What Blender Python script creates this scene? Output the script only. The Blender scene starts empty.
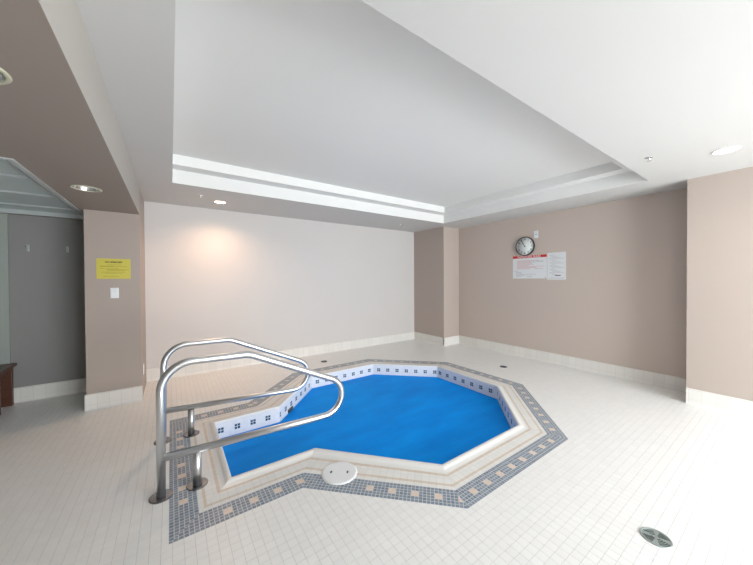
import bpy, bmesh, math
from mathutils import Vector, Matrix
C = bpy.context.scene
COL = C.collection

# ------------------------------------------------------------------ helpers
def link(name, bm, mat, parent=None, smooth=False):
    me = bpy.data.meshes.new(name)
    bm.normal_update()
    bm.to_mesh(me); bm.free()
    for m in (mat if isinstance(mat, (list, tuple)) else [mat]):
        me.materials.append(m)
    if smooth:
        for p in me.polygons: p.use_smooth = True
    o = bpy.data.objects.new(name, me); COL.objects.link(o)
    if parent: o.parent = parent
    return o

def tag(o, label, cat, group=None):
    o['label'] = label; o['category'] = cat
    if group: o['group'] = group
    return o

def thing(name, label, cat, loc=(0, 0, 0), rz=0, group=None):
    o = bpy.data.objects.new(name, None); COL.objects.link(o)
    o.location = loc; o.rotation_euler = (0, 0, rz); o.empty_display_size = .1
    return tag(o, label, cat, group)

def struct(name, bm, mat, smooth=False):
    o = link(name, bm, mat, None, smooth); o['kind'] = 'structure'
    return o

def add_box(bm, x0, x1, y0, y1, z0, z1, bevel=0, mi=0, M=None):
    vs = [bm.verts.new((x, y, z)) for x in (x0, x1) for y in (y0, y1) for z in (z0, z1)]
    idx = [(0, 1, 3, 2), (4, 6, 7, 5), (0, 4, 5, 1), (2, 3, 7, 6), (0, 2, 6, 4), (1, 5, 7, 3)]
    fs = [bm.faces.new([vs[i] for i in f]) for f in idx]
    for f in fs: f.material_index = mi
    geo = vs
    if bevel:
        es = list({e for f in fs for e in f.edges})
        r = bmesh.ops.bevel(bm, geom=es, offset=bevel, segments=3, profile=.5, affect='EDGES')
        geo = list({v for f in r['faces'] for v in f.verts} | {v for v in vs if v.is_valid})
        for f in r['faces']: f.material_index = mi
    if M is not None:
        bmesh.ops.transform(bm, matrix=M, verts=[v for v in geo if v.is_valid])
    return bm

def box(x0, x1, y0, y1, z0, z1, bevel=0):
    bm = bmesh.new(); add_box(bm, x0, x1, y0, y1, z0, z1, bevel); return bm

def add_tube(bm, pts, r, seg=20, caps=True):
    pts = [Vector(p) for p in pts]
    rings = []; nrm = None
    for i, p in enumerate(pts):
        t = ((pts[min(i+1, len(pts)-1)] - p).normalized() + (p - pts[max(i-1, 0)]).normalized())
        t.normalize()
        if nrm is None:
            a = Vector((0, 1, 0)) if abs(t.y) < .9 else Vector((1, 0, 0))
            nrm = (a - t*a.dot(t)).normalized()
        else:
            nrm = (nrm - t*nrm.dot(t)).normalized()
        b = t.cross(nrm)
        rings.append([bm.verts.new(p + nrm*r*math.cos(2*math.pi*k/seg) + b*r*math.sin(2*math.pi*k/seg)) for k in range(seg)])
    for a, b in zip(rings, rings[1:]):
        for k in range(seg):
            f = bm.faces.new((a[k], a[(k+1) % seg], b[(k+1) % seg], b[k])); f.smooth = True
    if caps:
        bm.faces.new(list(reversed(rings[0]))); bm.faces.new(rings[-1])

def add_lathe(bm, prof, seg=40, c=(0, 0, 0), mi=0):
    """prof: list of (r, z); closes on the axis when r == 0"""
    c = Vector(c); rings = []
    for r, z in prof:
        if r < 1e-6: rings.append([bm.verts.new(c + Vector((0, 0, z)))])
        else: rings.append([bm.verts.new(c + Vector((r*math.cos(2*math.pi*k/seg), r*math.sin(2*math.pi*k/seg), z))) for k in range(seg)])
    for a, b in zip(rings, rings[1:]):
        for k in range(seg):
            k2 = (k+1) % seg
            vs = [a[k % len(a)], a[k2 % len(a)], b[k2 % len(b)], b[k % len(b)]]
            u = []
            for v in vs:
                if v not in u: u.append(v)
            if len(u) > 2:
                f = bm.faces.new(u); f.material_index = mi; f.smooth = True
    return bm

def poly_fill(loops, z, flip=False, thick=0):
    """flat polygon with holes at height z"""
    bm = bmesh.new(); edges = []
    for lp in loops:
        vs = [bm.verts.new((x, y, z)) for x, y in lp]
        edges += [bm.edges.new((vs[i], vs[(i+1) % len(vs)])) for i in range(len(vs))]
    bmesh.ops.triangle_fill(bm, use_beauty=True, use_dissolve=False, edges=edges)
    bmesh.ops.recalc_face_normals(bm, faces=bm.faces)
    for f in bm.faces:
        if (f.normal.z > 0) == flip: f.normal_flip()
    if thick:
        fs = list(bm.faces)
        r = bmesh.ops.extrude_face_region(bm, geom=fs)
        bmesh.ops.translate(bm, vec=(0, 0, thick), verts=[v for v in r['geom'] if isinstance(v, bmesh.types.BMVert)])
        bmesh.ops.recalc_face_normals(bm, faces=bm.faces)
    return bm

def circle(cx, cy, r, n=40): return [(cx + r*math.cos(2*math.pi*k/n), cy + r*math.sin(2*math.pi*k/n)) for k in range(n)]

# ------------------------------------------------------------------ materials
class NT:
    def __init__(s, name):
        s.m = bpy.data.materials.new(name); s.m.use_nodes = True
        s.t = s.m.node_tree; s.b = s.t.nodes['Principled BSDF']
    def n(s, typ, **k):
        o = s.t.nodes.new(typ)
        for a, b in k.items(): setattr(o, a, b)
        return o
    def l(s, a, b): s.t.links.new(a, b)
    def math(s, op, a, b=None, c=None, clamp=False):
        o = s.n('ShaderNodeMath', operation=op, use_clamp=clamp)
        for i, v in enumerate((a, b, c)):
            if v is None: continue
            if isinstance(v, (int, float)): o.inputs[i].default_value = v
            else: s.l(v, o.inputs[i])
        return o.outputs[0]
    def mix(s, f, a, b):
        o = s.n('ShaderNodeMix', data_type='RGBA')
        if isinstance(f, (int, float)): o.inputs[0].default_value = f
        else: s.l(f, o.inputs[0])
        for i, v in ((6, a), (7, b)):
            if isinstance(v, tuple): o.inputs[i].default_value = (*v, 1)
            else: s.l(v, o.inputs[i])
        return o.outputs[2]
    def xyz(s, src='Object'):
        tc = s.n('ShaderNodeTexCoord'); sp = s.n('ShaderNodeSeparateXYZ')
        s.l(tc.outputs[src], sp.inputs[0]); return sp.outputs, tc.outputs[src]
    def line(s, x, pitch, w, off=0.0):
        """1 on a joint of width w, repeated every pitch"""
        a = s.math('FRACT', s.math('DIVIDE', s.math('SUBTRACT', x, off), pitch))
        d = s.math('ABSOLUTE', s.math('SUBTRACT', a, .5))
        return s.math('GREATER_THAN', d, .5 - .5*w/pitch)
    def cell(s, x, y, pitch, py=None):
        i = s.math('FLOOR', s.math('DIVIDE', x, pitch)); j = s.math('FLOOR', s.math('DIVIDE', y, py or pitch))
        cb = s.n('ShaderNodeCombineXYZ'); s.l(i, cb.inputs[0]); s.l(j, cb.inputs[1])
        w = s.n('ShaderNodeTexWhiteNoise', noise_dimensions='3D'); s.l(cb.outputs[0], w.inputs[0])
        return i, j, w.outputs[0]
    def noise(s, vec, scale, detail=3, rough=.5):
        o = s.n('ShaderNodeTexNoise'); o.inputs['Scale'].default_value = scale
        o.inputs['Detail'].default_value = detail; o.inputs['Roughness'].default_value = rough
        s.l(vec, o.inputs['Vector']); return o.outputs[0]
    def bump(s, h, st=.2, dist=.002):
        o = s.n('ShaderNodeBump'); o.inputs['Strength'].default_value = st; o.inputs['Distance'].default_value = dist
        s.l(h, o.inputs['Height']); s.l(o.outputs[0], s.b.inputs['Normal'])
    def setp(s, col=None, rough=.5, metal=0, spec=None):
        if col is not None:
            if isinstance(col, tuple): s.b.inputs['Base Color'].default_value = (*col, 1)
            else: s.l(col, s.b.inputs['Base Color'])
        if isinstance(rough, (int, float)): s.b.inputs['Roughness'].default_value = rough
        else: s.l(rough, s.b.inputs['Roughness'])
        s.b.inputs['Metallic'].default_value = metal
        if spec is not None: s.b.inputs['Specular IOR Level'].default_value = spec
        return s.m

def srgb(r, g, b):
    return tuple(((c/255)/12.92 if c/255 <= .04045 else ((c/255+.055)/1.055)**2.4) for c in (r, g, b))

def paint(name, col, rough=.6, spec=.3):
    t = NT(name); _, v = t.xyz()
    n = t.noise(v, 1.3, 2); dark = tuple(c*.965 for c in col)
    t.bump(t.noise(v, 260, 2), .12, .0006)
    return t.setp(t.mix(n, dark, col), rough, 0, spec)

def plain(name, col, rough=.5, metal=0, spec=None, var=.06, scale=14):
    t = NT(name); _, v = t.xyz(); n = t.noise(v, scale, 3)
    return t.setp(t.mix(n, tuple(c*(1-var) for c in col), col), rough, metal, spec)

P = .0465           # floor tile pitch
MO = P/2            # mosaic pitch

def floor_mat():
    t = NT('ceramic_floor_tile'); (x, y, z), v = t.xyz()
    i, j, w = t.cell(t.math('SUBTRACT', x, .041), t.math('SUBTRACT', y, .012), P)
    base = t.mix(w, (.855, .845, .825), (.89, .88, .86))
    big = t.noise(v, 1.1, 4)
    base = t.mix(t.math('MULTIPLY', big, .3), base, (.80, .775, .74))
    return t.setp(base, .34, 0, .42)

def surround_mat():
    t = NT('surround_tile'); (u, v_, z), v = t.xyz('UV')
    ly = t.line(u, P, .003, .0); lx = t.line(v_, P, .002, .0)
    i, j, w = t.cell(u, v_, P)
    base = t.mix(w, (.79, .77, .74), (.84, .82, .79))
    col = t.mix(t.math('MULTIPLY', t.math('MAXIMUM', ly, lx), .3), base, (.45, .42, .39))
    return t.setp(col, .35, 0, .42)

def stripe_mat():
    t = NT('beige_stripe_tile'); (u, v_, z), v = t.xyz('UV')
    ly = t.line(u, P, .003, .0); i, j, w = t.cell(u, v_, P)
    base = t.mix(w, (.68, .58, .47), (.74, .64, .53))
    return t.setp(t.mix(t.math('MULTIPLY', ly, .6), base, (.5, .45, .4)), .38, 0, .42)

def mosaic_mat():
    t = NT('blue_mosaic_border'); (u, v_, z), v = t.xyz('UV')
    g = t.math('MAXIMUM', t.line(u, MO, .0042), t.line(v_, MO, .0042))
    i, j, w = t.cell(u, v_, MO)
    k = t.math('FLOORED_MODULO', i, 6.0)
    a = t.math('MULTIPLY', t.math('GREATER_THAN', k, 1.5), t.math('LESS_THAN', k, 3.5))
    b = t.math('MULTIPLY', t.math('GREATER_THAN', j, 1.5), t.math('LESS_THAN', j, 3.5))
    (ox, oy, oz), _o = t.xyz()
    cor = t.math('MULTIPLY', t.math('LESS_THAN', ox, .19), t.math('MAXIMUM', t.math('LESS_THAN', oy, 1.99), t.math('GREATER_THAN', oy, 3.11)))
    cor2 = t.math('MULTIPLY', t.math('MULTIPLY', t.math('GREATER_THAN', ox, .697), t.math('LESS_THAN', ox, .93)), t.math('LESS_THAN', oy, 1.99))
    cor = t.math('MAXIMUM', cor, cor2)
    sq = t.math('MULTIPLY', t.math('MULTIPLY', a, b), t.math('SUBTRACT', 1, cor))
    blue = t.mix(w, (.15, .20, .275), (.25, .31, .39))
    sal = t.mix(w, (.72, .58, .47), (.79, .66, .56))
    tile = t.mix(sq, blue, sal)
    # the salmon accents read as one larger square: no inner joints
    iu = t.math('MULTIPLY', sq, t.math('LESS_THAN', t.math('ABSOLUTE', t.math('SUBTRACT', t.math('FLOORED_MODULO', u, MO*6), MO*3)), MO*.85))
    iv = t.math('LESS_THAN', t.math('ABSOLUTE', t.math('SUBTRACT', v_, MO*3)), MO*.85)
    inner = t.math('MULTIPLY', iu, iv)
    g2 = t.math('MULTIPLY', g, t.math('SUBTRACT', 1, t.math('MULTIPLY', inner, .8)))
    col = t.mix(g2, tile, (.60, .585, .56))
    t.bump(t.math('SUBTRACT', 1, g), .3, .001)
    return t.setp(col, .33, 0, .45)

def basin_mat():
    t = NT('basin_wall_tile'); (u, v_, z), v = t.xyz('UV')
    T = .14
    du = t.math('MULTIPLY', t.math('SUBTRACT', t.math('FRACT', t.math('DIVIDE', u, T)), .5), T)
    dv = t.math('ADD', v_, .078)
    au = t.math('ABSOLUTE', du); av = t.math('ABSOLUTE', dv)
    ins = t.math('MULTIPLY', t.math('LESS_THAN', au, .0235), t.math('LESS_THAN', av, .0235))
    gap = t.math('MULTIPLY', t.math('GREATER_THAN', au, .0022), t.math('GREATER_THAN', av, .0022))
    sq = t.math('MULTIPLY', ins, gap)
    i, j, w = t.cell(u, v_, .0235)
    white = t.mix(w, (.80, .80, .82), (.85, .85, .87))
    jt = t.math('MULTIPLY', t.math('MAXIMUM', t.line(u, .0235, .0015), t.line(v_, .0235, .0015)), .15)
    white = t.mix(jt, white, (.6, .6, .6))
    dark = t.mix(w, (.02, .06, .10), (.06, .13, .19))
    return t.setp(t.mix(sq, white, dark), .25, 0, .5)

def base_mat():
    t = NT('cream_skirting_tile'); (x, y, z), v = t.xyz()
    s = t.math('ADD', x, y)
    ly = t.line(s, P*2, .0028, .01); lz = t.line(z, .1, .002, .052)
    i, j, w = t.cell(t.math('SUBTRACT', s, .01), z, P*2, 1)
    base = t.mix(w, (.77, .745, .70), (.81, .785, .74))
    col = t.mix(t.math('MULTIPLY', t.math('MAXIMUM', ly, lz), .35), base, (.42, .38, .34))
    return t.setp(col, .32, 0, .45)

def cover_mat():
    t = NT('blue_cover_sheet'); (x, y, z), v = t.xyz()
    mp = t.n('ShaderNodeMapping'); mp.inputs['Rotation'].default_value = (0, 0, math.radians(-22)); mp.inputs['Scale'].default_value = (1.1, 3.6, 1)
    t.l(v, mp.inputs[0])
    n = t.noise(mp.outputs[0], 1.6, 5, .62); n2 = t.noise(v, 55, 3)
    cr = t.n('ShaderNodeValToRGB'); t.l(n, cr.inputs[0])
    cr.color_ramp.elements[0].position = .3; cr.color_ramp.elements[0].color = (*COVER_D, 1)
    cr.color_ramp.elements[1].position = .72; cr.color_ramp.elements[1].color = (*COVER_L, 1)
    h = t.math('ADD', t.math('MULTIPLY', n, 1.0), t.math('MULTIPLY', n2, .05))
    t.bump(h, .5, .012)
    return t.setp(cr.outputs[0], .55, 0, .08)

COVER_D = (.0, .25, .84); COVER_L = (.0, .34, 1.0)
TAUPE = (.43, .36, .315)
M = dict(
    floor=floor_mat(), surround=surround_mat(), stripe=stripe_mat(), mosaic=mosaic_mat(), basin=basin_mat(),
    grout=plain('grey_floor_grout', (.56, .53, .50), .85, 0, .1, .1, 6), skirt=base_mat(), cover=cover_mat(),
    taupe=paint('taupe_wall_paint', TAUPE), offwhite=paint('off_white_wall_paint', (.66, .625, .60)),
    rose=paint('rose_beige_wall_paint', (.49, .41, .36)),
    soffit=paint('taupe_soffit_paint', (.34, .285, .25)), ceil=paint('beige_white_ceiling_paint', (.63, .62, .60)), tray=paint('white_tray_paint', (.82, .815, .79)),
    beam=paint('beige_beam_paint', (.47, .44, .40)),
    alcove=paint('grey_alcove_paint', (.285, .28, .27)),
    coping=plain('white_coping', (.80, .785, .755), .3, 0, .45, .03),
    steel=plain('brushed_stainless', (.76, .765, .77), .33, 1, var=.03, scale=20),
    flange=plain('worn_steel_flange', (.30, .30, .305), .25, 1, var=.3, scale=30),
    chrome=plain('polished_chrome', (.78, .79, .80), .12, 1, var=.05),
    drainm=plain('dull_nickel', (.40, .46, .44), .35, .45, var=.12, scale=60),
    black=plain('black_void', (.01, .01, .01), .7), darkgrey=plain('dark_grey_plastic', (.06, .07, .075), .4),
    white_p=plain('white_plastic', (.85, .86, .87), .3), cream_p=plain('cream_trim_enamel', (.60, .58, .44), .35),
    wood=None, alu=plain('white_painted_metal_frame', (.62, .66, .65), .3, .3),
    yellow=plain('yellow_sign_plastic', (.62, .53, .075), .45, var=.04), red=plain('red_print', (.62, .02, .02), .5),
    paper=plain('white_sign_paper', (.76, .77, .78), .5, var=.02), ink=plain('black_ink', (.02, .02, .02), .6),
    greyink=plain('grey_ink', (.42, .42, .44), .6), pinkink=plain('pink_ink', (.66, .40, .40), .6), olive=plain('olive_ink', (.36, .31, .03), .6),
    water=None, clockrim=plain('clock_rim_gunmetal', (.10, .10, .095), .25, .7), clockface=plain('clock_face', (.74, .77, .75), .4, var=.02),
)
def wood():
    t = NT('dark_stained_wood'); (x, y, z), v = t.xyz()
    mp = t.n('ShaderNodeMapping'); mp.inputs['Scale'].default_value = (2, 14, 14); t.l(v, mp.inputs[0])
    n = t.noise(mp.outputs[0], 3, 6, .6)
    t.bump(n, .3, .002)
    return t.setp(t.mix(n, (.05, .015, .010), (.13, .052, .026)), .35, 0, .5)
M['wood'] = wood()
def emis(name, col, st):
    t = NT(name); t.setp((.8, .8, .8), .4)
    t.b.inputs['Emission Color'].default_value = (*col, 1); t.b.inputs['Emission Strength'].default_value = st
    return t.m
def glass(name, col=(1, 1, 1), rough=0, trans=1.0):
    t = NT(name); t.setp(col, rough, 0); t.b.inputs['Transmission Weight'].default_value = trans; t.b.inputs['IOR'].default_value = 1.33
    return t.m
M['water'] = glass('clear_water', (.75, .93, 1.0), .02)
def panel():
    t = NT('frosted_ceiling_panel'); _, v = t.xyz(); n = t.noise(v, 5, 4)
    return t.setp(t.mix(n, (.48, .58, .57), (.58, .67, .66)), .25, 0, .6)
M['panel'] = panel()

# ------------------------------------------------------------------ dimensions (metres)
H, HM, H2, HS = 2.313, 2.4543, 2.5555, 2.013
YA, XB, YP, XP = 4.80, 4.7754, 3.953, 4.331
XL0, XL1, YL = -.2686, -.7045, 4.0864
TX0, TX1, TY0, TY1, TW = .0248, 4.092, .920, 3.732, .165
XQ, YQ = 4.3834, .680
XW, YF, HB = -2.6, -3.3, .16
T = .12

# ------------------------------------------------------------------ hot tub outline
OUT = [(1.366, 1.071), (2.628, 1.071), (3.535, 1.95), (3.535, 3.160), (2.628, 4.04), (1.38, 4.04), (.665, 3.34), (-.022, 3.34), (-.022, 1.772), (.665, 1.772)]
def offset(poly, d):
    n = len(poly); out = []
    for i in range(n):
        p0, p1, p2 = (Vector(poly[(i+k) % n]) for k in (-1, 0, 1))
        a = (p1-p0).normalized(); b = (p2-p1).normalized()
        na = Vector((-a.y, a.x)); nb = Vector((-b.y, b.x))
        m = (na+nb); m = m/(m.dot(na))
        out.append(tuple(p1 + m*d))
    return out
IN = [(1.54, 1.427), (2.51, 1.427), (3.215, 2.09), (3.225, 3.07), (2.53, 3.73), (1.535, 3.73), (.90, 3.035), (.316, 3.035), (.316, 2.131), (.90, 2.131)]
BAND = offset(OUT, .1395)
def loop_at(t): return [tuple(Vector(a).lerp(Vector(b), t)) for a, b in zip(BAND, IN)]
def ring(bm, prof, uvl, phases=None, vsrc=None, zoff=0):
    """sweep prof (t, z) around the tub: t = 0 on the band's inner line, 1 on the opening, t < 0 over the band itself"""
    loops = [offset(OUT, .1395*(1+t)) if t < 0 else loop_at(t) for t, z in prof]
    n = len(OUT); v = [0 if vsrc is None else vsrc]
    for (d0, z0), (d1, z1) in zip(prof, prof[1:]):
        v.append(v[-1] + math.hypot((d1-d0)*(.1395 if d0 < 0 else .23), z1-z0))
    for i in range(n):
        src = IN if prof[0][0] >= 1 else OUT
        a = Vector(src[i]); b = Vector(src[(i+1) % n]); t = (b-a).normalized(); mid = (a+b)/2
        ph = 0 if phases is None else phases[i]
        cols = []
        for e in (i, (i+1) % n):
            cols.append([bm.verts.new((*loops[k][e], z+zoff)) for k, (d, z) in enumerate(prof)])
        for k in range(len(prof)-1):
            f = bm.faces.new((cols[0][k], cols[1][k], cols[1][k+1], cols[0][k+1]))
            for lp in f.loops:
                kk = k if lp.vert in (cols[0][k], cols[1][k]) else k+1
                lp[uvl].uv = ((Vector(lp.vert.co[:2]) - mid).dot(t)+ph, v[kk])
def ring_obj(name, prof, mat, parent, phases=None, label=None, vsrc=None, smooth=False):
    bm = bmesh.new(); uvl = bm.loops.layers.uv.new('UVMap')
    ring(bm, prof, uvl, phases, vsrc)
    o = link(name, bm, mat, parent, smooth)
    if label: o['label'] = label
    return o

# ------------------------------------------------------------------ setting: floor, walls, ceiling
LIP = .34
drains = [(1.98, .41, .062), (1.984, 4.323, .05), (4.017, 2.508, .05)]
GR = .0013                                        # joint depth
bm = poly_fill([[(XW-T, YF-T), (5.0, YF-T), (5.0, YA+T), (XW-T, YA+T)], OUT], -GR)
me_g = bpy.data.meshes.new('tmp'); bm.to_mesh(me_g); bm.free()
def clip(poly, a, b, outside):
    """keep the part of poly right (outside) or left (inside) of the line a -> b"""
    dx, dy = b[0]-a[0], b[1]-a[1]; sg = -1 if outside else 1
    sd = [sg*(dx*(p[1]-a[1]) - dy*(p[0]-a[0])) for p in poly]; out = []
    for k in range(len(poly)):
        p, q, d0, d1 = poly[k], poly[(k+1) % len(poly)], sd[k], sd[(k+1) % len(poly)]
        if d0 >= 0: out.append(p)
        if (d0 > 0 > d1) or (d0 < 0 < d1):
            t = d0/(d0-d1); out.append((p[0]+(q[0]-p[0])*t, p[1]+(q[1]-p[1])*t))
    return out if len(out) > 2 else []
def inside(x, y):
    c = False; n = len(OUT)
    for k in range(n):
        (x0, y0), (x1, y1) = OUT[k], OUT[(k+1) % n]
        if (y0 > y) != (y1 > y) and x < (x1-x0)*(y-y0)/(y1-y0)+x0: c = not c
    return c
def seg_dist(p, a, b):
    a, b, p = Vector(a), Vector(b), Vector(p); t = max(0, min(1, (p-a).dot(b-a)/(b-a).length_squared))
    return (a+(b-a)*t-p).length
vs, fs = [], []
def slab(poly):
    n = len(poly); o = len(vs)
    vs.extend((x, y, 0) for x, y in poly); vs.extend((x, y, -GR) for x, y in poly)
    fs.append(tuple(range(o, o+n)))
    for k in range(n): fs.append((o+k, o+n+k, o+n+(k+1) % n, o+(k+1) % n))
J = .00065
nx0, nx1 = int((XW-.041)/P)-2, int((4.95-.041)/P)+1
ny0, ny1 = int((YF-.012)/P)-2, int((YA+.05-.012)/P)+1
xlo, ylo, xhi, yhi = (min(p[0] for p in OUT)-.05, min(p[1] for p in OUT)-.05, max(p[0] for p in OUT)+.05, max(p[1] for p in OUT)+.05)
for ix in range(nx0, nx1):
    for iy in range(ny0, ny1):
        x0 = .041+ix*P; y0 = .012+iy*P
        sq = [(x0+J, y0+J), (x0+P-J, y0+J), (x0+P-J, y0+P-J), (x0+J, y0+P-J)]
        cx, cy = x0+P/2, y0+P/2
        if not (xlo < cx < xhi and ylo < cy < yhi): slab(sq); continue
        near = [k for k in range(len(OUT)) if seg_dist((cx, cy), OUT[k], OUT[(k+1) % len(OUT)]) < P*.72]
        if not near:
            if not inside(cx, cy): slab(sq)
            continue
        if len(near) == 1:
            k = near[0]; q = clip(sq, OUT[k], OUT[(k+1) % len(OUT)], True)
            if q: slab(q)
            continue
        k = near[0] if (near[0]+1) % len(OUT) == near[1] else near[1]; k2 = (k+1) % len(OUT); k3 = (k2+1) % len(OUT)
        a, b, c = OUT[k], OUT[k2], OUT[k3]
        convex = (b[0]-a[0])*(c[1]-b[1]) - (b[1]-a[1])*(c[0]-b[0]) > 0
        q = clip(sq, a, b, True)
        if convex:
            if q: slab(q)
            r = clip(sq, a, b, False); r = clip(r, b, c, True) if r else []
            if r: slab(r)
        else:
            q = clip(q, b, c, True) if q else []
            if q: slab(q)
o = len(vs); vs += [tuple(v.co) for v in me_g.vertices]; nf = len(fs); fs += [tuple(v+o for v in p.vertices) for p in me_g.polygons]
bpy.data.meshes.remove(me_g)
me = bpy.data.meshes.new('floor'); me.from_pydata(vs, [], fs); me.materials.append(M['floor']); me.materials.append(M['grout'])
for k, p in enumerate(me.polygons):
    if k >= nf: p.material_index = 1
fl = bpy.data.objects.new('floor', me); COL.objects.link(fl); fl['kind'] = 'structure'

struct('wall_back', box(XL0-.0, XP+.3, YA, YA+T, 0, H+.02), M['offwhite'])
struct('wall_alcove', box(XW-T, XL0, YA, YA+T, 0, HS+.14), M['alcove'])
bm = box(XW, -1.405, YA-.018, YA, HB, HS); struct('wall_alcove_side_panel', bm, paint('greenish_grey_panel', (.36, .39, .36)))
struct('wall_right', box(XB, XB+T, YQ-.02, YP+.05, 0, H+.02), paint('light_taupe_wall_paint', (.585, .495, .435)))
# boxed column in the far corner: its own paint
struct('wall_corner', box(XP, XB+T, YP, YA+T, 0, H+.02), M['rose'])
struct('wall_near_right', box(XQ, XB+T+.1, YF-T, YQ, 0, H+.02), M['rose'])
struct('wall_partition', box(XL1, XL0, YL, YA, 0, HS+.001), M['taupe'])
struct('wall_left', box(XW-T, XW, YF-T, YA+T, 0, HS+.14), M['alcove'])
# wall behind the camera with a wide glazed opening
WX0, WX1, WZ0, WZ1 = 1.0, 4.25, .06, 2.0
bm = bmesh.new()
add_box(bm, XW-T, WX0, YF-T, YF, 0, H+.02); add_box(bm, WX1, XQ, YF-T, YF, 0, H+.02)
add_box(bm, WX0, WX1, YF-T, YF, 0, WZ0); add_box(bm, WX0, WX1, YF-T, YF, WZ1, H+.02)
struct('wall_front', bm, M['taupe'])
bm = bmesh.new()
for x in (WX0, (WX0+WX1)/2, WX1): add_box(bm, x-.025, x+.025, YF-.09, YF-.03, WZ0, WZ1)
for z in (WZ0, WZ1): add_box(bm, WX0, WX1, YF-.09, YF-.03, z-.025, z+.025)
struct('window_1', bm, M['alu'])

# baseboards: tile skirting with a coved top edge
def skirt(name, x0, y0, x1, y1, nx, ny):
    """straight run from (x0,y0) to (x1,y1), wall face on that line, room on the side (nx, ny)"""
    bm = bmesh.new(); prof = [(0, 0), (.022, 0), (.015, .010), (.012, .022), (.012, HB-.010), (.009, HB-.002), (.004, HB), (0, HB)]
    ca = [bm.verts.new((x0+nx*d, y0+ny*d, z)) for d, z in prof]; cb = [bm.verts.new((x1+nx*d, y1+ny*d, z)) for d, z in prof]
    for k in range(len(prof)-1): bm.faces.new((ca[k], cb[k], cb[k+1], ca[k+1]))
    bm.faces.new(ca); bm.faces.new(cb); bmesh.ops.recalc_face_normals(bm, faces=bm.faces)
    return struct(name, bm, M['skirt'])
skirt('baseboard_back', XL0, YA, XP, YA, 0, -1)
skirt('baseboard_corner_left', XP, YA, XP, YP-.012, -1, 0)
skirt('baseboard_corner_front', XP-.012, YP, XB, YP, 0, -1)
skirt('baseboard_right', XB, YP, XB, YQ, -1, 0)
skirt('baseboard_near_right', XQ, YF, XQ, YQ, -1, 0)
skirt('baseboard_partition', XL1-.012, YL, XL0+.006, YL, 0, -1)
skirt('baseboard_partition_left', XL1, YA, XL1, YL, -1, 0)
skirt('baseboard_alcove', XW, YA, XL1, YA, 0, -1)

# downlight positions: (x, y, radius, ceiling height)
DL = [(.536, 4.318, .074, H), (3.640, .351, .080, H), (-.527, 3.157, .092, HS), (-.553, 1.572, .105, HS)]
# lower ceiling with the tray opening
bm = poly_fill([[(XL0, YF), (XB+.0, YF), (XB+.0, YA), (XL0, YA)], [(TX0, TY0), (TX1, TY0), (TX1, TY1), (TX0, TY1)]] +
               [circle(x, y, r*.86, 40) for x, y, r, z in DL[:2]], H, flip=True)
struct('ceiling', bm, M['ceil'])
bm = bmesh.new()
def quadring(bm, a, b, za, zb):
    va = [bm.verts.new((*p, za)) for p in a]; vb = [bm.verts.new((*p, zb)) for p in b]
    for i in range(4): bm.faces.new((va[i], va[(i+1) % 4], vb[(i+1) % 4], vb[i]))
R0 = [(TX0, TY0), (TX1, TY0), (TX1, TY1), (TX0, TY1)]
R1 = [(TX0+.001, TY0+TW), (TX1-TW, TY0+TW), (TX1-TW, TY1-TW), (TX0+.001, TY1-TW)]
R0t, R1t = R0, R1
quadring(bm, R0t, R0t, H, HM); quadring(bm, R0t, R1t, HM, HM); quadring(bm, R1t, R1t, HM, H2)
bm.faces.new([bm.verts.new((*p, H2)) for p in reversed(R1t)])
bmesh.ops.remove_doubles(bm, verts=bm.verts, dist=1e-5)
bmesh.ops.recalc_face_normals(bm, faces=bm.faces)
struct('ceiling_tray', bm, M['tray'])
# beam face and the lower soffit on the left
struct('ceiling_beam', box(XL0-.06, XL0, YF, YL, HS+.002, H), M['beam'])
struct('ceiling_beam_end', box(XL0-.06, XL0, YL, YA, HS+.002, H), M['taupe'])
OX0, OX1, OY0, OY1 = -2.15, -.755, 2.635, 4.70
bm = poly_fill([[(XW, YF), (XL0-.0005, YF), (XL0-.0005, YA), (XW, YA)], [(OX0, OY0), (OX1, OY0), (OX1, OY1), (OX0, OY1)]] +
               [circle(x, y, r*.86, 40) for x, y, r, z in DL[2:]], HS, flip=True)
struct('ceiling_soffit', bm, M['soffit'])

# ------------------------------------------------------------------ recessed grid panel in the soffit
g = thing('ceiling_light_panel', 'unlit grey green frosted panel grid set into the low taupe soffit', 'ceiling panel', (OX0, OY0, HS))
def loc(bm): bmesh.ops.translate(bm, vec=(-OX0, -OY0, -HS), verts=bm.verts); return bm
bm = bmesh.new()
f = .022
add_box(bm, OX1-f, OX1+.012, OY0-.012, OY1+.012, HS-.008, HS+.04, .002); add_box(bm, OX0-.012, OX0+f, OY0-.012, OY1+.012, HS-.008, HS+.04, .002)
add_box(bm, OX0+f, OX1-f, OY0-.012, OY0+f, HS-.008, HS+.04, .002); add_box(bm, OX0+f, OX1-f, OY1-f, OY1+.012, HS-.008, HS+.04, .002)
link('frame', loc(bm), M['alu'], g)
ys = [OY0+f, 3.16, 3.75, 4.33, OY1-f]
for y in ys[1:-1]:
    bm = bmesh.new(); add_box(bm, OX0+f, OX1-f, y-.012, y+.012, HS+.022, HS+.034, .001)
    link('crossbar', loc(bm), M['alu'], g)
for x in (OX1-.075,):
    bm = bmesh.new(); add_box(bm, x-.008, x+.008, OY0+f, OY1-f, HS+.026, HS+.036, .001)
    link('long_bar', loc(bm), M['alu'], g)
for a, b in zip(ys, ys[1:]):
    bm = bmesh.new(); add_box(bm, OX0+f, OX1-f, a+.003, b-.003, HS+.036, HS+.044)
    link('frosted_panel', loc(bm), M['panel'], g)
bm = bmesh.new(); add_box(bm, OX0-.02, OX1+.02, OY0-.02, OY1+.02, HS+.05, HS+.10)
link('housing', loc(bm), M['darkgrey'], g)

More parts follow.
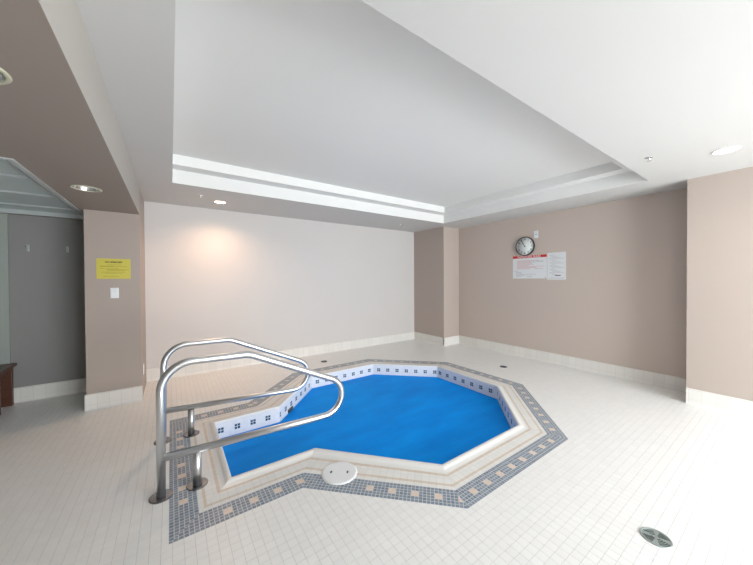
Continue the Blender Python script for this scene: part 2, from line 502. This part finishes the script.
# ------------------------------------------------------------------ hot tub
tub = thing('hot_tub', 'sunken octagonal hot tub with square step bay and blue grey mosaic border', 'hot tub', (0, 0, 0))
mph = [0]*9 + [.014]
ring_obj('mosaic_border', [(-1, .0), (-1e-6, .0)], M['mosaic'], tub, mph, label='blue grey mosaic band with salmon squares')
ring_obj('surround', [(0, 0), (.13, 0)], M['surround'], tub)
ring_obj('stripe', [(.13, 0), (.21, 0)], M['stripe'], tub, label='outer beige tile stripe')
ring_obj('surround', [(.21, 0), (.52, .0)], M['surround'], tub)
ring_obj('stripe', [(.52, 0), (.61, 0)], M['stripe'], tub, label='inner beige tile stripe')
ring_obj('coping', [(.61, 0), (.77, .001), (.80, .0045), (.84, .008), (.88, .010), (.92, .011), (.965, .0105), (.99, .008), (1.0, .003), (1.001, -.012)], M['coping'], tub, label='white rounded coping', smooth=True)
phases = [.07, .03, .05, .09, .07, .02, -.035, .0, .0, .0]
ring_obj('basin_wall', [(1.0, 0), (1.0, -.95)], M['basin'], tub, phases, 'white tiled basin wall with dark blue tile squares', vsrc=0)
for o in list(COL.objects):
    if o.name.startswith('basin_wall'):
        uv = o.data.uv_layers[0].data
        for l in uv: l.uv = (l.uv[0], -l.uv[1])
INNER = IN
link('basin_floor', poly_fill([INNER], -.95), M['basin'], tub)
# water filling the basin, with the blue sheet lying on it
bm = poly_fill([offset(IN, .003)], -.945, thick=.785)
w = tag(link('water', bm, M['water']), 'water filling the sunken tub beneath the bright blue sheet', 'water'); w['kind'] = 'stuff'
bm = poly_fill([offset(IN, .004)], -.158, thick=.008)
cv = link('cover_sheet', bm, M['cover'])
tag(cv, 'flat bright blue sheet over the water filling the octagonal tub', 'pool cover')
# dark fitting on the north-west basin wall at the waterline
a = Vector(INNER[6]); b = Vector(INNER[5]); t = (b-a).normalized(); ang = math.atan2(t.y, t.x); c = a + t*.245
fit = bmesh.new(); add_box(fit, -.055, .055, -.016, 0, -.018, .018, .004)
fo = link('waterline_fitting', fit, M['darkgrey'], tub)
fo.matrix_local = Matrix.Translation((c.x, c.y, -.130)) @ Matrix.Rotation(ang, 4, 'Z'); fo['label'] = 'small dark fitting at the waterline'

# ------------------------------------------------------------------ skimmer lid
lid = thing('skimmer_lid', 'round white access lid on the mosaic border at the near edge of the tub', 'lid', (.917, 1.768, 0))
bm = bmesh.new(); add_lathe(bm, [(.119, .0005), (.119, .003), (.117, .0045), (.112, .0045)], 64); link('rim', bm, M['white_p'], lid)
bm = bmesh.new(); add_lathe(bm, [(.1115, .001), (.1115, .006), (.110, .007), (0, .007)], 64)
for q in bm.faces: q.smooth = False
link('cover_disc', bm, M['white_p'], lid)
d = Vector((.82, -.57, 0)).normalized()
for s in (-1, 1):
    bm = bmesh.new(); add_lathe(bm, [(.0, .0078), (.0125, .0077), (.0135, .007)], 24)
    bmesh.ops.scale(bm, vec=(1.0, .5, 1), verts=bm.verts)
    o = link('finger_hole', bm, M['darkgrey'], lid); o.location = d*s*.055; o.rotation_euler = (0, 0, math.radians(55))

# ------------------------------------------------------------------ floor drains
def drain(x, y, r, label, rot, dark=False):
    e = thing('floor_drain', label, 'drain', (x, y, 0), rot)
    bm = bmesh.new(); add_lathe(bm, [(r*.9, .0002), (r*.9, .0006), (0, .0006)], 40); link('sump_dark_disc', bm, M['black'], e)  # flat black disc painted for the dark below the grate, no real pit
    if dark:
        rimm = M['darkgrey']
    else: rimm = M['drainm']
    bm = bmesh.new(); add_lathe(bm, [(r, .0002), (r, .002), (r*.97, .004), (r*.86, .004), (r*.85, .0006)], 48); link('rim', bm, rimm, e)
    bm = bmesh.new()
    def sector(a0, a1, r0, r1, z=.0036, th=.003):
        n = max(2, int((a1-a0)/.1)); top = []; bot = []
        for rr in (r0, r1):
            top.append([bm.verts.new((rr*math.cos(a0+(a1-a0)*k/n), rr*math.sin(a0+(a1-a0)*k/n), z)) for k in range(n+1)])
            bot.append([bm.verts.new((rr*math.cos(a0+(a1-a0)*k/n), rr*math.sin(a0+(a1-a0)*k/n), z-th)) for k in range(n+1)])
        for k in range(n):
            bm.faces.new((top[0][k], top[1][k], top[1][k+1], top[0][k+1]))
            bm.faces.new((top[0][k], top[0][k+1], bot[0][k+1], bot[0][k])); bm.faces.new((top[1][k+1], top[1][k], bot[1][k], bot[1][k+1]))
        bm.faces.new((top[0][0], bot[0][0], bot[1][0], top[1][0])); bm.faces.new((top[0][n], top[1][n], bot[1][n], bot[0][n]))
    q = math.pi/2
    for k in range(4):                                   # four broad spokes
        sector(k*q-.26, k*q+.26, r*.16, r*.86)
    sector(0, 2*math.pi, .001, r*.2)
    for k in range(4):                                   # concentric slats between them
        for m in range(4):
            rr = r*(.30+.145*m); sector(k*q+.26, (k+1)*q-.26, rr, rr+r*.05, z=.0034)
    link('grate', bm, rimm, e)
drain(*drains[0], 'round metal floor drain grate on the white tiles nearest the camera', .2)
drain(*drains[1], 'small dark round floor drain between back wall and tub', .3, True)
drain(*drains[2], 'small dark round floor drain between right wall and tub', .3, True)

# ------------------------------------------------------------------ handrails
def arc_path(pts, seg=12):
    """polyline of (x, z, radius) -> points with rounded corners in the XZ plane"""
    out = []
    for i, (x, z, r) in enumerate(pts):
        p = Vector((x, z))
        if r == 0 or i in (0, len(pts)-1): out.append(p); continue
        a = (Vector(pts[i-1][:2])-p).normalized(); b = (Vector(pts[i+1][:2])-p).normalized()
        th = a.angle(b); d = r/math.tan(th/2)
        p0 = p+a*d; p1 = p+b*d; cen = p + (a+b).normalized()*(r/math.sin(th/2))
        v0 = p0-cen; v1 = p1-cen; al = v0.angle_signed(v1)
        for k in range(seg+1):
            an = -al*k/seg; out.append(cen + Vector((v0.x*math.cos(an)-v0.y*math.sin(an), v0.x*math.sin(an)+v0.y*math.cos(an))))
    return out
def handrail(y, label, pts, lowx, r, px, pz):
    X0 = pts[0][0]; e = thing('handrail', label, 'handrail', (X0, y, 0), 0, 'stainless handrails beside the tub steps')
    path = [Vector((q.x-X0, 0, q.y)) for q in arc_path(pts)]
    bm = bmesh.new(); add_tube(bm, path, r, 24); link('rail_tube', bm, M['steel'], e)
    bm = bmesh.new(); add_tube(bm, [(px-X0, 0, 0.001), (px-X0, 0, pz)], r*1.08, 24); link('support_post', bm, M['steel'], e)
    for x in (0, px-X0):
        bm = bmesh.new(); add_lathe(bm, [(.060, .0005), (.060, .0055), (.057, .008), (r+.001, .0085), (r-.002, .0085)], 48, (x, 0, 0))
        for q in bm.faces: q.smooth = False
        link('flange', bm, M['flange'], e)
handrail(2.19, 'nearer stainless steel tube handrail standing beside the hot tub steps',
         [(-.06, .001, 0), (-.056, .797, .165), (.440, .786, .16), (1.73, .182, .150), (-.05, .232, 0)], 0, .0235, .126, .215)
handrail(2.94, 'farther stainless steel tube handrail standing beside the hot tub steps',
         [(-.065, .001, 0), (-.050, .770, .165), (.430, .765, .16), (1.80, .142, .150), (-.045, .241, 0)], 0, .0225, .130, .21)

# ------------------------------------------------------------------ downlights
def downlight(x, y, r, z, label, lit, trim):
    e = thing('recessed_downlight', label, 'downlight', (x, y, z), 0, 'recessed ceiling downlights')
    bm = bmesh.new(); add_lathe(bm, [(r*.84, .004), (r*.84, -.004), (r*.9, -.006), (r*.97, -.004), (r, -.0005), (r*.97, .0)], 48); link('trim_ring', bm, trim, e)
    if lit:
        bm = bmesh.new(); add_lathe(bm, [(r*.85, .002), (r*.8, .012), (r*.8, .09), (0, .09)], 48); link('reflector', bm, M['chrome'], e)
        bm = bmesh.new(); add_lathe(bm, [(r*.80, .003), (r*.70, -.004), (r*.4, -.008), (0, -.009)], 48); link('lens', bm, lit, e)
    else:
        bm = bmesh.new(); add_lathe(bm, [(r*.84, .0), (r*.76, .03), (r*.6, .06), (r*.38, .08), (0, .085)], 48); link('reflector', bm, M['chrome'], e)
        bm = bmesh.new(); add_lathe(bm, [(0, .012), (r*.22, .014), (r*.34, .03), (r*.3, .05), (r*.16, .08)], 32); link('bulb', bm, glass('bulb_glass', (.8, .85, .86), .15, .3), e)
    return e
downlight(*DL[0], 'glowing warm downlight in the ceiling strip by the back wall', emis('warm_lens', (1, .80, .58), 9), M['white_p'])
downlight(*DL[1], 'glowing white downlight in the bright ceiling at right', emis('white_lens', (1, .98, .95), 7), M['white_p'])
downlight(*DL[2], 'unlit chrome downlight in the low soffit beside the panel grid', None, M['cream_p'])
downlight(*DL[3], 'cream rimmed downlight cut off by the left edge of the photo', None, M['cream_p'])

# ------------------------------------------------------------------ sprinklers
def sprinkler(x, y, label):
    e = thing('fire_sprinkler', label, 'sprinkler', (x, y, H), .3, 'ceiling fire sprinklers'); e.scale = (.8, .8, .5)
    bm = bmesh.new(); add_lathe(bm, [(.034, 0), (.033, -.004), (.02, -.009), (.012, -.010)], 28); link('escutcheon', bm, M['chrome'], e)
    bm = bmesh.new(); add_lathe(bm, [(.009, -.008), (.009, -.026), (.006, -.030)], 20)
    for s in (-1, 1): add_tube(bm, [(s*.008, 0, -.026), (s*.013, 0, -.036), (s*.009, 0, -.048), (0, 0, -.054)], .0022, 8)
    link('frame', bm, M['chrome'], e)
    bm = bmesh.new(); add_lathe(bm, [(0, -.054), (.017, -.055), (.018, -.057), (0, -.058)], 24); link('deflector', bm, M['chrome'], e)
sprinkler(3.316, .741, 'small sprinkler head in the bright ceiling by the tray corner at right')
sprinkler(3.515, 4.249, 'small sprinkler head above the far corner column')
sprinkler(.302, 4.089, 'small sprinkler head beside the glowing warm downlight')

# ------------------------------------------------------------------ text helper
def text_mesh(s, size, name='x', thick=.0006, sx=1, off=.012):
    cu = bpy.data.curves.new(name, 'FONT'); cu.body = s; cu.size = size; cu.align_x = 'CENTER'; cu.align_y = 'CENTER'; cu.extrude = thick/2; cu.offset = size*off
    o = bpy.data.objects.new(name, cu); COL.objects.link(o)
    dg = bpy.context.evaluated_depsgraph_get(); me = bpy.data.meshes.new_from_object(o.evaluated_get(dg))
    bpy.data.objects.remove(o); bm = bmesh.new(); bm.from_mesh(me); bpy.data.meshes.remove(me)
    bmesh.ops.scale(bm, vec=(sx, 1, 1), verts=bm.verts)
    return bm
def merge(dst, src, Mx):
    me = bpy.data.meshes.new('tmp'); src.transform(Mx); src.to_mesh(me); src.free(); dst.from_mesh(me); bpy.data.meshes.remove(me)

# wall frames: local x = to the viewer's right, y = up, z = out of the wall
def wall_frame(o, pos, facing):
    if facing == '-y': R = Matrix(((1, 0, 0), (0, 0, -1), (0, 1, 0)))
    else: R = Matrix(((0, 0, -1), (-1, 0, 0), (0, 1, 0)))   # faces -x: viewer's right is -y
    o.matrix_world = Matrix.Translation(pos) @ R.to_4x4()
def lines(bm, rows, z=.0022, h=.0035):
    for y, x0, x1 in rows: add_box(bm, x0, x1, y-h/2, y+h/2, z-.0004, z)

# ------------------------------------------------------------------ clock
ck = thing('wall_clock', 'round wall clock with dark rim and white face above the notices', 'clock')
wall_frame(ck, (XB, 2.586, 1.826), '-x')
R = .156
bm = bmesh.new(); add_lathe(bm, [(R*.98, 0), (R, .006), (R, .026), (R*.985, .034), (R*.96, .036), (R*.925, .034), (R*.905, .029), (R*.90, .02)], 64); link('rim', bm, M['clockrim'], ck)
bm = bmesh.new(); add_lathe(bm, [(R*.92, .001), (R*.92, .026), (0, .026)], 64); link('dial', bm, M['clockface'], ck)
for k in range(1, 13):
    a = math.pi/2 - k*math.pi/6
    bm = bmesh.new(); merge(bm, text_mesh(str(k), .036, off=.03), Matrix.Translation((.112*math.cos(a), .112*math.sin(a), .0266)))
    link('numeral', bm, M['ink'], ck)
def hand(name, ang, ln, wd, z):
    bm = bmesh.new(); add_box(bm, -wd/2, wd/2, -.018, ln, z, z+.0012)
    o = link(name, bm, M['ink'], ck); o.rotation_euler = (0, 0, -ang)
hand('hour_hand', math.radians(327), .070, .008, .0275); hand('minute_hand', math.radians(331), .118, .006, .0295)
bm = bmesh.new(); add_lathe(bm, [(.009, .026), (.009, .031), (0, .032)], 20); link('hub', bm, M['ink'], ck)

# ------------------------------------------------------------------ outlet / switch plates
def plate(name, label, cat, pos, facing, w, h, kind):
    e = thing(name, label, cat); wall_frame(e, pos, facing)
    bm = bmesh.new(); add_box(bm, -w/2, w/2, -h/2, h/2, 0, .006, .0018); link('cover_plate', bm, M['white_p'], e)
    if kind == 'switch':
        for sx in (-1, 1):
            bm = bmesh.new(); add_box(bm, sx*w*.22-.0135, sx*w*.22+.0135, -.032, .032, .004, .009, .0015); link('rocker', bm, M['white_p'], e)
    elif kind == 'outlet':
        for sy in (-1, 1):
            bm = bmesh.new(); add_box(bm, -.016, .016, sy*.022-.014, sy*.022+.014, .004, .0078, .001); s_ = link('socket', bm, M['white_p'], e)
            bm = bmesh.new()
            for q in (-.006, .006): add_box(bm, q-.001, q+.001, sy*.022-.001, sy*.022+.008, .0076, .0081)
            link('slot', bm, M['black'], s_)
    else:
        bm = bmesh.new(); add_lathe(bm, [(.012, .005), (.012, .008), (.009, .009)], 24); link('jack', bm, M['darkgrey'], e)
plate('wall_outlet', 'small white outlet plate above and right of the clock', 'outlet', (XB, 2.417, 2.0), '-x', .068, .114, 'jack')
plate('light_switch', 'white light switch plate below the yellow sign on the partition', 'switch', (-.480, YL, 1.172), '-y', .066, .108, 'switch')
e = thing('wall_outlet', 'white outlet plate low on the side of the partition', 'outlet')
e.matrix_world = Matrix.Translation((XL0, 4.315, .284)) @ Matrix(((0, 0, 1), (1, 0, 0), (0, 1, 0))).to_4x4()
bm = bmesh.new(); add_box(bm, -.035, .035, -.057, .057, 0, .006, .0018); link('cover_plate', bm, M['white_p'], e)
for sy in (-1, 1):
    bm = bmesh.new(); add_box(bm, -.016, .016, sy*.022-.014, sy*.022+.014, .004, .0078, .001); link('socket', bm, M['white_p'], e)

# ------------------------------------------------------------------ signs
sg = thing('warning_sign', 'yellow rectangular text sign on the taupe partition above the light switch', 'sign'); wall_frame(sg, (-.483, YL, 1.424), '-y')
bm = bmesh.new(); add_box(bm, -.134, .134, -.104, .104, 0, .003, .001); link('board', bm, M['yellow'], sg)
bm = bmesh.new(); merge(bm, text_mesh('NO LIFEGUARD', .021, sx=.92, off=.045), Matrix.Translation((.0, .068, .0033))); link('heading', bm, M['ink'], sg)
bm = bmesh.new(); lines(bm, [(.040, -.05, .06), (.028, -.105, .0), (.022, -.11, .11), (.002, -.105, -.07), (.0, -.06, .04), (-.009, -.06, .12), (-.018, -.05, .09), (-.035, -.10, .05), (-.036, .055, .09), (-.046, -.07, .03), (-.05, .04, .06), (-.078, -.08, .04)], z=.0036, h=.004)
link('small_print', bm, M['olive'], sg)

# notices: slightly sheared in height because they hang at a small tilt
nt = thing('rules_notice', 'white rules notice with red heading band under the clock', 'sign'); wall_frame(nt, (XB+.0005, 2.528, 1.487), '-x')
bm = bmesh.new(); add_box(bm, -.276, .276, -.187, .187, 0, .004, .001); link('board', bm, M['paper'], nt)
bm = bmesh.new(); add_box(bm, -.276, .276, .147, .187, .004, .0046); link('heading_band', bm, M['red'], nt)
bm = bmesh.new(); merge(bm, text_mesh('WHIRLPOOL RULES', .042, sx=1.02), Matrix.Translation((-.005, .167, .0050))); link('heading', bm, M['paper'], nt)
bm = bmesh.new(); lines(bm, [(.105-.0165*k, -.205, -.205+[.36, .22, .30, .25, .28, .20, .30, .33, .22][k % 9]) for k in range(9)], z=.0046, h=.007); lines(bm, [(.008, .06, .235), (-.028, .09, .23)], z=.0046, h=.006)
link('red_print', bm, M['pinkink'], nt)
bm = bmesh.new(); lines(bm, [(.092, .0, .22), (.080, .12, .23), (-.065, -.25, -.18), (-.085, -.22, -.13), (-.10, -.22, -.12), (-.118, -.22, .11), (-.135, -.22, -.08), (-.153, -.22, -.13), (-.153, -.04, .05)], z=.0046, h=.005)
add_box(bm, .248, .262, -.178, -.164, .004, .0046); link('small_print', bm, M['greyink'], nt)

n2 = thing('posted_notice', 'white printed sheet posted right of the red headed notice', 'sign'); wall_frame(n2, (XB+.0005, 2.114, 1.487), '-x')
bm = bmesh.new(); add_box(bm, -.131, .131, -.206, .206, 0, .003, .001); link('sheet', bm, M['paper'], n2)
bm = bmesh.new(); lines(bm, [(.165-.0175*k, -.105+.02*((k*7) % 3), -.03+.13*((k*5 % 4)/3)) for k in range(18)], z=.0036, h=.004)
link('small_print', bm, M['greyink'], n2)
bm = bmesh.new(); lines(bm, [(-.143, -.02, .06)], z=.0036, h=.012); link('bold_print', bm, M['ink'], n2)
bm = bmesh.new(); lines(bm, [(-.182, -.11, .11)], z=.0036, h=.006); link('footer_line', bm, M['greyink'], n2)

# ------------------------------------------------------------------ robe hooks
for x, lab in ((-1.268, 'small pale robe hook on the grey alcove wall, left of the pair'), (-.965, 'small pale robe hook on the grey alcove wall, nearer the partition')):
    e = thing('robe_hook', lab, 'hook', group='robe hooks in the alcove'); wall_frame(e, (x, YA, 1.66), '-y')
    bm = bmesh.new(); add_box(bm, -.011, .011, -.034, .034, 0, .005, .0015); link('back_plate', bm, M['alu'], e)
    bm = bmesh.new(); add_tube(bm, [(0, .012, .004), (0, .010, .025), (0, .022, .040), (0, .032, .042)], .005, 12); add_tube(bm, [(0, -.008, .004), (0, -.022, .016), (0, -.026, .028), (0, -.014, .034)], .0045, 12)
    link('prong', bm, M['alu'], e)

# ------------------------------------------------------------------ bench
bn = thing('wooden_bench', 'dark stained wooden bench against the alcove wall at left edge', 'bench', (-1.85, 4.58, 0))
bm = bmesh.new()
bm = bmesh.new(); add_box(bm, -.50, .50, -.20, .19, .405, .432, .004); link('seat', bm, M['wood'], bn)
for sx in (-1, 1):
    for sy in (-.15, .14):
        bm = bmesh.new(); add_box(bm, sx*.43-.05, sx*.43+.05, sy-.02, sy+.02, 0, .405, .004); link('leg', bm, M['wood'], bn)
    bm = bmesh.new(); add_box(bm, sx*.43-.015, sx*.43+.015, -.13, .12, .33, .405, .002); link('apron', bm, M['wood'], bn)

# ------------------------------------------------------------------ light
def area(name, loc, rot, sx, sy, e, col, spread=math.pi, shape='RECTANGLE'):
    l = bpy.data.lights.new(name, 'AREA'); l.shape = shape; l.size = sx; l.size_y = sy; l.energy = e; l.color = col; l.spread = spread
    o = bpy.data.objects.new(name, l); o.location = loc; o.rotation_euler = rot; COL.objects.link(o); return o
area('window_daylight', ((WX0+WX1)/2, YF-.02, (WZ0+WZ1)/2), (math.radians(90), 0, 0), WX1-WX0-.06, WZ1-WZ0-.06, 240, (.90, .96, 1.0))
def spot(name, loc, e, col, size, blend, r):
    l = bpy.data.lights.new(name, 'SPOT'); l.energy = e; l.color = col; l.spot_size = math.radians(size); l.spot_blend = blend; l.shadow_soft_size = r
    o = bpy.data.objects.new(name, l); o.location = loc; COL.objects.link(o); return o
spot('warm_downlight', (.536, 4.318, H-.014), 44, (1, .62, .38), 150, 1, .05)
spot('white_downlight', (3.640, .351, H-.014), 14, (1, .93, .85), 150, 1, .05)

W = bpy.data.worlds.new('World'); C.world = W; W.use_nodes = True
bg = W.node_tree.nodes['Background']; sky = W.node_tree.nodes.new('ShaderNodeTexSky'); sky.sky_type = 'HOSEK_WILKIE'
sky.sun_direction = (.2, .5, .8); W.node_tree.links.new(sky.outputs[0], bg.inputs[0]); bg.inputs[1].default_value = .5

# ------------------------------------------------------------------ camera (solved from the room's vanishing lines)
f, yaw, pitch, roll = 295.93, .6077, .0107, -.0053
F = Vector((math.sin(yaw)*math.cos(pitch), math.cos(yaw)*math.cos(pitch), -math.sin(pitch)))
Rv = Vector((math.cos(yaw), -math.sin(yaw), 0)); U = Rv.cross(F)
R2 = Rv*math.cos(roll) + U*math.sin(roll); U2 = -Rv*math.sin(roll) + U*math.cos(roll)
cam = bpy.data.cameras.new('Camera'); cam.sensor_width = 36; cam.sensor_fit = 'HORIZONTAL'; cam.lens = f/753*36; cam.clip_start = .05
co = bpy.data.objects.new('Camera', cam); COL.objects.link(co)
m = Matrix((R2, U2, -F)).transposed().to_4x4(); m.translation = (0, 0, 1.3); co.matrix_world = m
C.camera = co
C.view_settings.view_transform = 'Standard'; C.view_settings.look = 'None'; C.view_settings.exposure = .52; C.view_settings.gamma = 1
C.view_settings.use_curve_mapping = False
